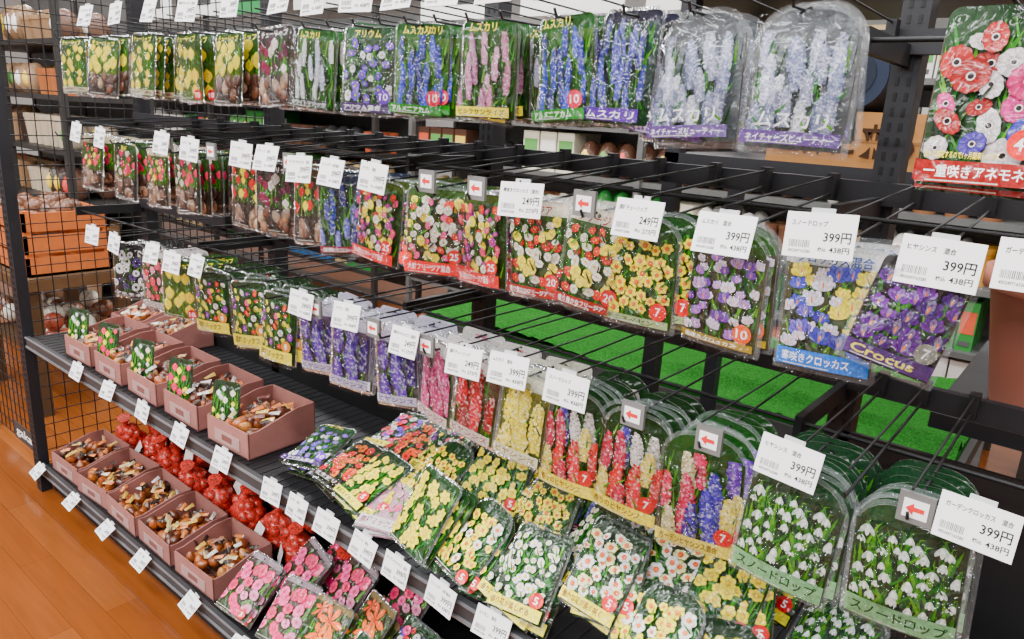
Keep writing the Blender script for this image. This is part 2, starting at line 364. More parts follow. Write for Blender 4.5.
P('daffodil_yellow', '2a4a14', '3a5a1a', 'rose', ['fcdc00', 'fcd400', 'fce420'], 26, .0118, kw=DF, head='1a3a10', arch=True, badge=('7', 'd8221c'), band='a8b890', bandtxt='ミニスイセン', bandcol='224411', bandh=.09, leaves=70, edge=.007)
P('crocus_lilac', '4a4838', '5a5a40', 'crocus', ['b078d0', 'f0e4f8', 'd0b0e4', '8048b0', 'f4ecf8'], 34, .0092, head='2c4a1c', arch=True, badge=('10', 'e07020'), band='a89050', bandtxt='早咲きクロッカス', bandh=.08, w=.125, leaves=70, edge=.007, sat=1.2)
P('crocus_blue', '5a5a40', '4a5a40', 'crocus', ['5058d0', 'f4f0fc', 'f4dc20', '8070d8', '4040b0', 'f4dc20', 'f4f0fc'], 28, .0112, head='c8c8c8', band='2080d8', bandtxt='寒咲きクロッカス', bandh=.16, w=.122, badge=('7', '0a50c8'), headtxt='クロッカス混合', headcol='204080', leaves=60, edge=.007, sat=1.2)
P('crocus_dark', '141018', '1c1820', 'crocus', ['6a2090', '501878', '8a40b0'], 20, .0125, head='1a1a1a', band='4a3068', bandtxt='Crocus', bandcol='e8d870', bandh=.16, w=.115, h=.15, badge=('7', '8a8a80'), headtxt='クロッカス', leaves=60, edge=.009, sat=1.3)
HY = dict(L=.07, W=.023, d=.0054)
P('hyacinth_mix', '1c4a14', '143a0c', 'spike', ['e04074', '4838b0', 'f8f0c8', '5848c8', 'e85070', '7a40b8', 'f07890', 'f4e880'], 12, .01, kw=HY, head='163e10', arch=True, badge=('7', 'd01828'), band='e8d888', bandtxt='ガーデンヒヤシンス混合', bandcol='5a2a10', bandh=.13, w=.128, h=.185, leaves=110, edge=.007, sat=1.4)
P('hyacinth_warm', '1c3a10', '143a0c', 'spike', ['e83848', 'f8f090', '4838b0', 'e03868', 'f8f4f0', '5848c8', 'f06068', 'f8f4f0'], 12, .01, kw=HY, head='142e10', arch=True, badge=('7', 'd01828'), band='f4dc40', bandtxt='香りのヒヤシンス', bandcol='6a2a10', bandh=.14, w=.122, h=.178, leaves=110, edge=.007, sat=1.4)
HS = dict(L=.08, W=.034, d=.007)
P('hyacinth_pink', '8a7a78', '4a6a2a', 'spike', ['e05898', 'e878b0', 'd04088'], 5, .01, kw=HS, head='d0ccc8', headtxt='花物', headcol='a03060', band='dcd4d0', bandtxt='ヒヤシンス', bandcol='a03060', bandh=.14, w=.105, h=.16, pouch='a898a0', edge=.008)
P('hyacinth_red', '6a4a40', '4a6a2a', 'spike', ['c81040', 'e03058', 'b01038'], 5, .01, kw=HS, head='d0ccc8', headtxt='花物', headcol='a01030', band='dcd6d0', bandtxt='ヒヤシンス', bandcol='a01030', bandh=.14, w=.105, h=.16, pouch='a898a0', edge=.008)
P('hyacinth_purple', '6a5a78', '4a4a3a', 'spike', ['6838b0', '8858d0', '4a2090'], 6, .01, kw=dict(L=.07, W=.03, d=.007), head='c4c0d0', headtxt='花物', headcol='4a2a90', band='d0ccda', bandtxt='ヒヤシンス', bandcol='4a2a90', bandh=.14, w=.105, h=.16, pouch='7a6890', edge=.008, sat=1.3)
P('hyacinth_yellow', '7a7a40', '4a5a2a', 'spike', ['f0e430', 'f8f070', 'e8dc18'], 5, .01, kw=HS, head='d0d0c0', headtxt='花物', headcol='6a6a10', band='dcd8c0', bandtxt='ヒヤシンス', bandcol='7a6a10', bandh=.14, w=.105, h=.16, pouch='9a8a60', edge=.008)
P('snowdrop', '24402c', '142a18', 'snow', ['ffffff'], 34, .0088, head='1c3a24', arch=True, band='90b890', bandtxt='スノードロップ', bandcol='0f3a1a', bandh=.18, w=.13, h=.17, leaves=140, pouch='2c4030', edge=.007)
P('tulip_dots', '1a4a14', '1f3a1f', 'rose', ['f02818', 'f8dc00', 'f070a8', 'f8f4f0', '9a38b8', 'f8dc00'], 28, .0082, kw=dict(n=6, p=.4, wid=.9, cen='f4e080', cr=.2), head='182c10', band='f4dc40', bandtxt='混植ミックス', bandcol='3a2a10', bandh=.2, w=.118, badge=('8', 'e0a020'))
P('anemone_mono', '101014', '141414', 'rose', ['f8f8f8', '3a1a70', 'f0f0f0'], 15, .0135, kw=dict(n=7, p=.1, cen='15101a', cr=.3, wid=.9), head='1a1a1a', band='2a2a2a', bandtxt='アネモネ', bandh=.12, w=.11)
P('ranunculus', '2a4a1a', '1a3a10', 'rose', ['f07a98', 'f8b0c8', 'e04870'], 14, .013, kw=dict(n=9, p=.1, cen='d0e060', cr=.2, wid=.7), head='c0b8b8', band='c8c4c0', bandtxt='ラナンキュラス', bandcol='803050', bandh=.12, w=.11)
P('anemone_mix', '1c4414', '143a0c', 'rose', ['c00808', 'e04090', 'fcf8f8', '5a48b0', 'b80818', 'e860a8', 'fcf8f8', '4a48b8'], 24, .0170, kw=dict(n=10, p=.0, cen='08080c', cr=.17, wid=.6, ring='d8ccc8'), head='16381a', band='901010', bandtxt='一重咲きアネモネ混合', bandh=.14, w=.14, h=.195, leaves=110, cello=False, gain=.62, sat=1.6,
  extra=lambda A, pb, hz, zb: (A.disk(.03, zb+.048, .016, hs('d81818'), 18), put_text(pb, '40', .021, .039, zb+.041, zb+.055, A.y-2e-4, (1, 1, 1)), put_text(pb, '次々に開花するので1ヶ月間楽しめます', -.064, .01, zb+.030, zb+.038, A.y-4e-5, hs('f8f080'))))
P('anemone_small', '1c4414', '143a0c', 'rose', ['d81818', 'f04898', 'f8f4f4', '7040d0', 'd01830'], 28, .012, kw=dict(n=8, p=.05, cen='101018', cr=.22, wid=.65), head='16381a', band='e8d040', bandtxt='アネモネ混合', bandcol='3a1a10', bandh=.14)
P('narcissus_white', '163a10', '18400c', 'rose', ['fcfaf0', 'fdfcf6', 'f8f4c0'], 26, .0122, kw=dict(n=6, p=.45, cen='f88000', cr=.38, wid=.8), head='12300c', band='f8dc30', bandtxt='豊かな花が長く咲く', bandcol='6a2a10', bandh=.15, badge=('5', 'd01828'), leaves=90, sat=1.3)
P('narcissus_tiny', '143a0c', '143008', 'rose', ['fcfaf4', 'f8f6e8'], 40, .008, kw=dict(n=6, p=.4, cen='f8dc10', cr=.35, wid=.85), head='12300c', band='f8dc30', bandtxt='香り花が楽しめる', bandcol='6a2a10', bandh=.15, badge=('5', 'd01828'), leaves=90, sat=1.3)
P('narcissus_yw', '1a4210', '18400c', 'rose', ['fcdc00', 'fcfaf0', 'fce010', 'fcd800'], 26, .012, kw=dict(n=6, p=.5, cen='f89000', cr=.32, wid=.8), head='12300c', badge=('5', 'd01828'), leaves=90, arch=True)
P('daffodil_bright', '1a4210', '18400c', 'rose', ['fcdc00', 'fcd800', 'fce410'], 24, .0125, kw=dict(n=6, p=.6, cen='f0b800', cr=.34, wid=.75), head='12300c', badge=('5', 'd01828'), leaves=90, band='f8e030', bandtxt='黄花スイセン', bandcol='305010', bandh=.13)
P('daffodil_big', '2a4a1c', '1f4a14', 'rose', ['fce000', 'fce400', 'f8dc00'], 13, .020, kw=dict(n=6, p=.7, cen='f0c400', cr=.4, wid=.62), head='1a3a10', w=.13, h=.17, leaves=90)
P('orange_flower', '1a2410', '102008', 'rose', ['f88000', 'f05810', 'fca010'], 18, .0135, kw=dict(n=5, p=.5, cen='a83010', cr=.25, wid=.9), head='1a2a10', band='2a1a10', bandtxt='オキザリス', bandh=.12)
P('lily_orange', '3a4a24', '1a2a0c', 'rose', ['f88c08', 'fc9c20', 'f87c08'], 5, .045, kw=dict(n=6, p=.85, cen='c85a08', cr=.12, wid=.36), head='7a6a4a', w=.14, h=.19, leaves=90, pouch='6a4a30')
P('tulip_pink', '4a3a38', '3a4a2a', 'rose', ['f04884', 'f870a8', 'e03070', 'f8a0c4'], 16, .020, kw=dict(n=9, p=.2, cen='c83070', cr=.2, wid=.62), head='8a7a80', w=.135, h=.18, leaves=35, pouch='8a5060', badge=('3', 'c82030'), sat=1.3)
P('pink_card', 'd8a8b8', 'e0b8c4', 'rose', ['e880a8', 'f0c0d0'], 8, .012, kw=FR, head='e8a8c0', band='e0d8d8', bandtxt='原種ミックス', bandcol='803050', bandh=.2, leaves=10, w=.11)
P('tulip_card', '183a10', '122c0c', 'tulip', ['f4f0f8', 'f8f0e0', 'f8dc20'], 14, .009, head='122c0c', w=.085, h=.14, cello=False, leaves=60)
P('tulip_card2', '183a10', '122c0c', 'tulip', ['f04878', 'f8dc20', 'e84880'], 10, .012, head='122c0c', w=.085, h=.14, cello=False, leaves=60)

# ---------------------------------------------------------------- stacks on hooks
def stack(kind, name, a, row_z, n=6, pitch=.017, Y=.99, sc=1.0, yaw=0, roll=0, loose=1.0):
    X = a*Y; e = empty(name, (X, Y, row_z)); plain, wr, h, edged = D[kind]
    if a < -1: yaw += .2
    for i in range(n):
        ry = R.uniform(-.10, .10)*loose+(roll if i == 0 else roll*.5)
        child('packet_%d' % (i+1), wr if i < 1 else (edged if i < 4 else plain), e,
              (R.uniform(-.014, .014)*loose, i*pitch*R.uniform(.93, 1.05), R.uniform(-.008, .004)),
              (R.uniform(-.1, .02), ry, yaw+R.uniform(-.22, .22)*loose), sc*R.uniform(.98, 1.0))
Z1, Z2, Z3 = H+.143, H-.148, H-.455
row1 = [('tulip_yellow', -2.62), ('tulip_half', -2.38), ('tulip_yellow', -2.14), ('tulip_gold', -1.92), ('tulip_half', -1.70), ('tulip_dark', -1.53),
        ('muscari_white', -1.36), ('allium_mix', -1.2), ('muscari_green', -1.055), ('muscari_pink', -.905), ('muscari_green', -.722), ('muscari_blue', -.602),
        ('muscari_grey', -.5), ('muscari_grey', -.362)]
row1b = [('tulip_gold', -2.5), ('tulip_half', -2.26), ('tulip_gold', -2.03), ('tulip_dark', -1.81), ('tulip_dark', -1.615), ('allium_mix', -1.28), ('muscari_blue', -1.125), ('muscari_white', -.98), ('muscari_white', -.83)]
nm = {'tulip': 'tulip_bulb_packets', 'musca': 'muscari_bulb_packets', 'alliu': 'allium_bulb_packets', 'frees': 'freesia_bulb_packets', 'iris_': 'iris_bulb_packets',
      'daffo': 'daffodil_bulb_packets', 'crocu': 'crocus_bulb_packets', 'hyaci': 'hyacinth_bulb_packets', 'snowd': 'snowdrop_bulb_packets', 'anemo': 'anemone_bulb_packets',
      'ranun': 'ranunculus_bulb_packets', 'narci': 'narcissus_bulb_packets'}
for k, a in row1: stack(k, nm[k[:5]], a, Z1, n=9 if a < -.55 else 4, pitch=.027 if a < -.55 else .02, sc=.96)
for k, a in row1b: stack(k, nm[k[:5]], a*.93, Z1, n=6, pitch=.03, sc=.94, Y=1.06)
stack('anemone_mix', nm['anemo'], -.128, Z1-.012, n=3, pitch=.014, Y=.97, loose=.3)
row2 = [('tulip_bulbs', -2.517), ('tulip_bulbs2', -2.30), ('tulip_bulbs', -2.122), ('tulip_bulbs2', -1.95), ('tulip_red', -1.67), ('tulip_dark', -1.53), ('tulip_red', -1.41),
        ('iris_blue', -1.286), ('freesia_mix', -1.155), ('freesia_bright', -1.016), ('freesia_mix', -.885), ('freesia_red', -.77), ('freesia_red', -.645),
        ('daffodil_yellow', -.54), ('crocus_lilac', -.416), ('crocus_blue', -.275), ('crocus_dark', -.165)]
for k, a in row2: stack(k, nm[k[:5]], a, Z2, n=7 if a < -.5 else (4 if a < -.2 else 1), pitch=.025, sc=.97 if k != 'crocus_dark' else .86, roll=.2 if k == 'crocus_dark' else 0, Y=.95 if k == 'crocus_dark' else .99)
row3 = [('anemone_mono', -2.334), ('ranunculus', -2.17), ('tulip_gold', -2.02), ('tulip_dots', -1.85), ('tulip_dots', -1.675), ('tulip_dots', -1.53), ('hyacinth_purple', -1.395),
        ('hyacinth_purple', -1.25), ('hyacinth_purple', -1.115), ('hyacinth_pink', -.985), ('hyacinth_red', -.88), ('hyacinth_yellow', -.765), ('hyacinth_warm', -.652), ('hyacinth_warm', -.535),
        ('hyacinth_mix', -.405), ('snowdrop', -.27), ('snowdrop', -.125)]
for k, a in row3:
    stack(k, nm[k[:5]], a, Z3, n=12 if k == 'snowdrop' else 7, pitch=.015 if k == 'snowdrop' else .022, Y=.99 if k != 'snowdrop' else .97, loose=.7 if k == 'snowdrop' else 1)

# ---------------------------------------------------------------- hooks
DK = hx('141416')
def hooks(xs_a, z, zr, name, Y=.99):
    pb = PB()
    for a in xs_a:
        X = a*Y
        pb.cyl((X, 1.42, zr), (X, .955, z+.003), .0022, DK)
        pb.cyl((X, .955, z+.003), (X, .948, z+.014), .0022, DK)
        pb.cyl((X, 1.42, zr+.03), (X, .95, z+.045), .0018, DK)
        pb.box(X-.008, X+.008, 1.40, 1.425, zr-.01, zr+.035, DK)
    return pb.obj(name)
hooks([a for k, a in row1]+[a for k, a in row1b]+[-.136], Z1, Z1+.01, 'wire_display_hooks')
hooks([a for k, a in row2]+[-2.7, -1.8, -.03], Z2, Z2+.045, 'wire_display_hooks')
hooks([a for k, a in row3]+[-2.5, -1.75, -.2, 0.03], Z3, Z3+.012, 'wire_display_hooks')

# ---------------------------------------------------------------- price tags
NAMES = ['ムスカリ　混合', 'ガーデンクロッカス　混合', '寒咲きクロッカス（混合）', 'スノードロップ', 'フリージア　大輪混合', '原種チューリップ', 'ヒヤシンス　混合', 'スイセン　混合']
WH = hx('f8f8f8'); BKc = hx('1a1a1a')
def tag_geo(i, price=('399円', '438円')):
    pb = PB(); w, h = .084, .056
    pb.box(-w/2, w/2, 0, .0012, -h/2, h/2, WH, PAPER)
    y = -.0003
    t = NAMES[i % len(NAMES)]
    put_text(pb, t, -w*.42, -w*.42+min(.07, .0062*len(t)), h*.2, h*.33, y, BKc, PAPER)
    put_text(pb, price[0], w*.06, w*.44, -h*.14, h*.1, y, BKc, PAPER)
    put_text(pb, price[1], w*.16, w*.44, -h*.36, -h*.22, y, BKc, PAPER)
    put_text(pb, '税込', w*.0, w*.12, -h*.34, -h*.25, y, BKc, PAPER)
    x = -w*.42; rr = random.Random(i); gy = hx('606060')
    while x < -w*.12:
        d = rr.choice((.0004, .0007, .0010)); pb.face([(x, y, -h*.28), (x+d, y, -h*.28), (x+d, y, -h*.12), (x, y, -h*.12)], gy, PAPER); x += d+rr.choice((.0008, .0012))
    put_text(pb, '4952497163280', -w*.42, -w*.1, -h*.4, -h*.33, y, gy, PAPER)
    return pb
TG = [tag_geo(i, [('399円', '438円'), ('399円', '438円'), ('249円', '273円')][i % 3]) for i in range(8)]
def tags(name, al, z, Y=.945, tilt=-.22, zj=.004, w=1.0):
    pb = PB()
    for i, a in enumerate(al):
        M = Matrix.Translation((a*Y, Y, z+R.uniform(-zj, zj))) @ Euler((tilt+R.uniform(-.08, .08), R.uniform(-.06, .06), R.uniform(-.12, .12))).to_matrix().to_4x4() @ Matrix.Scale(w, 4)
        pb.merge(TG[(i*3+len(al)) % 8], M)
        hold = PB(); hold.box(-.014, .014, .0012, .004, .018, .034, hx('c8cccc'), PAPER); pb.merge(hold, M)
    return pb.obj(name)
tags('price_tags', [-2.5, -2.3, -2.1, -1.9, -1.7, -1.5, -1.38, -1.24, -1.12, -1.0, -.88, -.76, -.65, -.55, -.44, -.33, -.12], H+.198)
tags('price_tags', [-2.65, -2.475, -2.08, -1.927, -1.678, -1.571, -1.441, -1.326, -1.188, -.80, -.569, -.428, -.297, -.155, -.055], H-.13, zj=.008)
tags('price_tags', [-2.6, -2.438, -2.186, -2.066, -1.927, -1.444, -1.276, -1.087, -.917, -.806, -.675, -.288, -.056], H-.432, zj=.008)
tags('price_tags', [-2.86, -2.596, -2.336, -2.089, -1.845, -1.595, -1.48, -1.357, -1.216, -1.10, -.957, -.81, -.66, -.5], H-.945, Y=.938, tilt=-.35)
tags('price_tags', [-3.42, -3.06, -2.74, -2.45, -2.1, -1.8, -1.5], H-1.50, Y=.925, tilt=-.9)
def arrow(al, z):
    pb = PB()
    for a in al:
        X = a*.975; y = .955
        pb.box(X-.02, X+.02, y, y+.006, z-.02, z+.02, hx('6a6a68'), METAL)
        pb.box(X-.014, X+.014, y-.001, y, z-.012, z+.012, WH, PAPER)
        pb.face([(X-.011, y-.0015, z), (X-.002, y-.0015, z+.008), (X-.002, y-.0015, z+.003), (X+.010, y-.0015, z+.003), (X+.010, y-.0015, z-.003), (X-.002, y-.0015, z-.003), (X-.002, y-.0015, z-.008)], hx('d82020'), PAPER)
    pb.obj('red_arrow_clips')
arrow([-1.01, -.885, -.655], H-.125)
arrow([-1.36, -1.16, -1.0, -.53, -.40, -.12], H-.437)
arrow([-2.0, -1.78, -1.45], H-.127)

# ---------------------------------------------------------------- shelving unit
XL, XR = -3.2, .75
pb = PB(); G1 = hx('131315'); G2 = hx('1d1d21')
def deck(zt, y0=.955, y1=1.47):
    pb.box(XL, XR, y0+.01, y1, zt-.02, zt, G1)
    pb.box(XL, XR, y0-.002, y0+.012, zt-.042, zt+.006, hx('343436'))
    pb.box(XL, XR, y0-.006, y0-.002, zt-.038, zt-.03, hx('6a6a6d')); pb.box(XL, XR, y0-.006, y0-.002, zt+.0, zt+.006, hx('6a6a6d'))
    x = XL+.02
    while x < XR: pb.box(x, x+.004, y0+.02, y1-.01, zt, zt+.002, G2); x += .035
ZM, ZB = H-.95, H-1.50
deck(ZM); deck(ZB)
pb.box(XL, XR, .99, 1.47, 0.0, ZB-.02, G1)
pb.box(XL, XR, 1.445, 1.455, ZB, ZM+.06, G1)
pb.box(XL, -1.3, 1.445, 1.455, ZM+.06, ZM+.2, G1)
pb.box(-.33, XR, 1.445, 1.455, ZM+.06, H-.55, G1)
def post(X, Y, z0, z1, w=.045, d=.05):
    pb.box(X-w/2, X+w/2, Y-d/2, Y+d/2, z0, z1, G2)
    z = z0+.03
    while z < z1-.03:
        for s_ in (-1, 1): pb.box(X+s_*.009-.003, X+s_*.009+.003, Y-d/2-.0012, Y-d/2, z, z+.014, hx('050505'))
        z += .025
for X in (-3.2, -2.25, -1.28, -.335, .62): post(X, 1.47, 0, 2.05)
for X in (-3.23,): post(X, .965, 0, 2.05, .05, .04)
for zr in (Z1+.012, Z2+.05, Z3+.012):
    pb.box(XL, XR, 1.43, 1.45, zr-.02, zr+.02, G2)
    pb.cyl((XL, 1.2, zr-.022), (XR, 1.2, zr-.022), .004, G1)
    for X in (-3.2, -2.25, -1.28, -.335): pb.box(X-.006, X+.006, 1.18, 1.45, zr-.04, zr-.005, G1)
pb.obj('display_shelving_unit')
pb = PB()
def mesh_panel(p0, du, dv, nu, nv, r=.0022):
    p0 = Vector(p0); du = Vector(du); dv = Vector(dv)
    for i in range(nu+1): pb.cyl(p0+du*i/nu, p0+du*i/nu+dv, r, G1, n=5)
    for j in range(nv+1): pb.cyl(p0+dv*j/nv, p0+dv*j/nv+du, r, G1, n=5)
mesh_panel((-3.26, .98, .1), (0, .5, 0), (0, 0, 1.9), 9, 34)
mesh_panel((-3.28, 1.0, .1), (-.75, 0, 0), (0, 0, 1.9), 14, 34)
mesh_panel((-3.2, 1.50, .9), (.9, 0, 0), (0, 0, 1.1), 16, 20)
pb.box(-4.08, -4.03, .98, 1.03, 0, 2.0, G1)
pb.obj('wire_mesh_panel')
pb = PB(); pb.box(-3.55, -3.27, .972, .975, .13, .21, hx('3a3432'), PAPER); put_text(pb, 'gakari', -3.52, -3.28, .145, .195, .970, hx('e8e4dc'), PAPER); pb.obj('sign_plate')

# ---------------------------------------------------------------- trays with bulbs
def tray(X, Y, z, card=None, w=.235, d=.235, h=.095):
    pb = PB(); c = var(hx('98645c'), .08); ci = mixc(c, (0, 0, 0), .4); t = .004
    for sx in (-1, 1):
        x0, x1 = sorted((sx*w/2, sx*(w/2-t)))
        v = [(x, y, zz) for x in (x0, x1) for y, zz in ((-d/2, 0), (d/2, 0), (d/2, h*1.15), (d/2-.06, h*1.15), (-d/2+.03, h*.8), (-d/2, h*.8))]
        pb.geo(v, [(0, 1, 2, 3, 4, 5), (11, 10, 9, 8, 7, 6)]+[(i, 6+i, 6+(i+1) % 6, (i+1) % 6) for i in range(6)], c, BOX)
    pb.box(-w/2, w/2, -d/2, -d/2+t, 0, h*.8, c, BOX); pb.box(-w/2, w/2, d/2-t, d/2, 0, h*1.15, c, BOX)
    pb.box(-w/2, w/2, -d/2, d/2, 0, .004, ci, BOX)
    pb.box(-w*.3, w*.3, -d/2-.002, -d/2, .012, h*.5, mixc(c, (1, 1, 1), .12), BOX)
    pb.face([(-w*.12, -d/2-.003, .022), (w*.12, -d/2-.003, .022), (w*.12, -d/2-.003, .04), (-w*.12, -d/2-.003, .04)], hx('7a4a44'), BOX)
    for k in range(60):
        lay = k // 30
        pb.ball((R.uniform(-w*.4, w*.4), R.uniform(-d*.4, d*.4), .022+lay*.03+R.uniform(0, .014)), (.018, .017, .019), var(hx(R.choice(('8a4418', 'a85a20', '5a2810', '9a4a18', '4a2a1c', 'b07030'))), .2), BULB, (R.uniform(-1, 1), R.uniform(-1, 1), 0), 9, 6, .9)
    for k in range(20):
        x, y, a = R.uniform(-w*.38, w*.38), R.uniform(-d*.38, d*.38), R.uniform(0, 3); zz = .084+R.uniform(-.008, .008)
        ca, sa = math.cos(a)*.018, math.sin(a)*.018
        pb.face([(x-ca+sa*.3, y-sa-ca*.3, zz), (x+ca+sa*.3, y+sa-ca*.3, zz+.004), (x+ca-sa*.3, y+sa+ca*.3, zz+.012), (x-ca-sa*.3, y-sa+ca*.3, zz+.002)], hx(R.choice(('d8d4cc', 'c8b080', 'd87838', '2a1a14', '6a3a30', '24180f', 'c8a040'))), PRINT)
    e = empty('bulb_tray', (X, Y, z), (0, 0, R.uniform(-.06, .06)))
    child('tray', pb.mesh('tray'), e)
    if card:
        child('picture_card', D[card][0], e, (-.06, -.07, .165), (-.18, 0, .35), 1.08)
for X in (-3.03, -2.78, -2.53, -2.28, -2.02): tray(X, 1.085, ZB+.001, d=.21)
for i, X in enumerate((-2.80, -2.55, -2.30, -2.05, -1.79)): tray(X, 1.10, ZM+.003, ('tulip_card', 'tulip_card2')[i % 2], w=.205, d=.22)
for i, X in enumerate((-3.0, -2.76)): tray(X, 1.34, ZM+.003, None, .2, .2)
for i in range(9):
    for row in range(2):
        X = -3.05+i*.175+row*.06; pb = PB()
        pb.ball((0, 0, .07), (.07, .05, .065), (1, 1, 1), NET, None, 14, 10)
        for k in range(34):
            u, v = R.uniform(0, 6.28), R.uniform(-.5, 1)
            cv = math.sqrt(1-v*v)
            pb.ball((math.cos(u)*cv*.062, math.sin(u)*cv*.042, .068+v*.06), (.022, .02, .023), (1, 1, 1), NET, (R.random(), R.random(), 0), 9, 6)
        pb.cyl((0, 0, .125), (.02, -.01, .155), .018, (1, 1, 1), NET, 8, .007)
        pb.cyl((.02, -.01, .155), (.035, -.015, .19), .007, (1, 1, 1), NET, 8, .026)
        if R.random() < .5: pb.face([(-.03, -.078, .07), (.02, -.083, .06), (.03, -.065, .115), (-.02, -.06, .12)], hx('e8e0dc'), PRINT)
        o = pb.obj('red_net_bulb_bag', (X, 1.265+row*.11, ZB+.003+row*.05)); o.rotation_euler = (R.uniform(-.2, .2), R.uniform(-.25, .25), R.uniform(-.5, .5))

# ---------------------------------------------------------------- packets lying on shelves
def pile(kind, X, Y, z, tilt, yaw, n=3, sc=1.0, roll=0):
    nmk = {'pink_card': 'species_tulip_packet_pile', 'orange_flower': 'oxalis_packet_pile', 'lily_orange': 'lily_bulb_packet_pile', 'daffodil_big': 'daffodil_bulb_packet_pile'}
    e = empty(nmk.get(kind, kind.split('_')[0]+'_bulb_packet_pile'), (X, Y, z), (-math.radians(tilt), roll, yaw+R.uniform(-.2, .2))); plain, wr, h, edged = D[kind]
    for i in range(n):
        child('packet_%d' % (i+1), (wr if R.random() < .4 else edged) if i == n-1 else plain, e, (R.uniform(-.016, .016), -i*.014-.014, h*sc-.01+i*.004), (0, R.uniform(-.2, .2), R.uniform(-.08, .08)), sc)
zs = ZM+.006
mid = [
 ('allium_mix', -1.50, 1.03, 0, 74, .1, 3), ('anemone_small', -1.42, 1.24, 0, 72, -.1, 3), ('orange_flower', -1.38, 1.02, 0, 74, .1, 3), ('orange_flower', -1.31, 1.18, .02, 66, -.15, 3),
 ('daffodil_bright', -1.25, 1.0, .0, 64, .1, 3), ('tulip_dots', -1.20, 1.20, .02, 58, .0, 3), ('pink_card', -1.135, .985, .0, 68, .25, 2), ('daffodil_yellow', -1.12, 1.10, .03, 50, .1, 3),
 ('daffodil_bright', -1.06, 1.26, .05, 44, .0, 3), ('daffodil_big', -.99, .985, .01, 32, .05, 4), ('daffodil_bright', -.96, 1.14, .06, 38, -.1, 3),
 ('narcissus_yw', -.86, .98, .0, 44, .1, 4), ('daffodil_yellow', -.90, 1.26, .08, 36, 0, 3), ('daffodil_yellow', -.80, 1.10, .05, 40, -.12, 4), ('narcissus_tiny', -.72, .975, .0, 42, .12, 4),
 ('iris_blue', -.72, 1.2, .08, 36, .1, 3), ('narcissus_tiny', -.66, 1.07, .05, 40, -.3, 3), ('narcissus_white', -.585, 1.03, .045, 36, .03, 4), ('narcissus_white', -.57, 1.19, .08, 36, .1, 3),
 ('narcissus_yw', -.47, .975, .01, 42, -.08, 4), ('narcissus_white', -.47, 1.09, .05, 38, .2, 4), ('daffodil_bright', -.38, 1.10, .06, 40, .1, 4), ('narcissus_yw', -.33, .98, .0, 50, .1, 3),
 ('daffodil_bright', -.36, 1.24, .07, 38, -.1, 3), ('snowdrop', -.19, .98, .0, 56, .1, 4), ('snowdrop', -.24, 1.14, .03, 54, -.15, 4), ('snowdrop', -.06, 1.05, .0, 58, .1, 3)]
for k, X, Y, dz, t, yw, n in mid: pile(k, X, Y, zs+dz, t, yw, n)
zs = ZB+.006
low = [('tulip_pink', -1.76, .98, 0, 52, .25, 3), ('tulip_pink', -1.68, 1.10, .03, 44, -.1, 3), ('tulip_pink', -1.60, .99, .0, 48, .15, 3), ('tulip_pink', -1.62, 1.22, .05, 42, 0, 3), ('tulip_pink', -1.50, 1.14, .04, 42, -.15, 3),
 ('lily_orange', -1.45, .985, 0, 44, .15, 3), ('lily_orange', -1.34, 1.06, .03, 40, -.1, 3), ('tulip_pink', -1.36, 1.25, .04, 40, .1, 3), ('anemone_small', -1.25, .98, .0, 44, .15, 3), ('anemone_small', -1.17, 1.08, .04, 42, -.1, 3), ('allium_mix', -1.10, .98, 0, 48, .1, 3), ('narcissus_white', -.98, 1.0, 0, 48, .0, 3)]
for k, X, Y, dz, t, yw, n in low: pile(k, X, Y, zs+dz, t, yw, n)

# ---------------------------------------------------------------- room
def surf(name, pts, mat):
    me = bpy.data.meshes.new(name); me.from_pydata(pts, [], [(0, 1, 2, 3)]); me.materials.append(mat)
    o = bpy.data.objects.new(name, me); bpy.context.collection.objects.link(o); return o
m, nt, b = nmat('wood_floor')
tc = nt.nodes.new('ShaderNodeTexCoord'); mp = nt.nodes.new('ShaderNodeMapping'); nt.links.new(tc.outputs['Object'], mp.inputs[0])
br = nt.nodes.new('ShaderNodeTexBrick'); br.inputs['Scale'].default_value = 1; br.inputs['Brick Width'].default_value = .9; br.inputs['Row Height'].default_value = .1
br.inputs['Mortar Size'].default_value = .0008; br.inputs['Color1'].default_value = (*hx('84491f'), 1); br.inputs['Color2'].default_value = (*hx('753c16'), 1); br.inputs['Mortar'].default_value = (*hx('502c12'), 1)
nt.links.new(mp.outputs[0], br.inputs['Vector'])
mp2 = nt.nodes.new('ShaderNodeMapping'); mp2.inputs['Scale'].default_value = (3, 40, 1); nt.links.new(tc.outputs['Object'], mp2.inputs[0])
nz = nt.nodes.new('ShaderNodeTexNoise'); nz.inputs['Scale'].default_value = 1; nz.inputs['Detail'].default_value = 5; nt.links.new(mp2.outputs[0], nz.inputs['Vector'])
mr = nt.nodes.new('ShaderNodeMapRange'); mr.inputs[3].default_value = .75; mr.inputs[4].default_value = 1.25; nt.links.new(nz.outputs[0], mr.inputs[0])
sc_ = nt.nodes.new('ShaderNodeVectorMath'); sc_.operation = 'SCALE'; nt.links.new(br.outputs['Color'], sc_.inputs[0]); nt.links.new(mr.outputs[0], sc_.inputs['Scale'])
nt.links.new(sc_.outputs[0], b.inputs['Base Color']); b.inputs['Roughness'].default_value = .12
surf('floor', [(-12, -4, 0), (5, -4, 0), (5, 9, 0), (-12, 9, 0)], m)
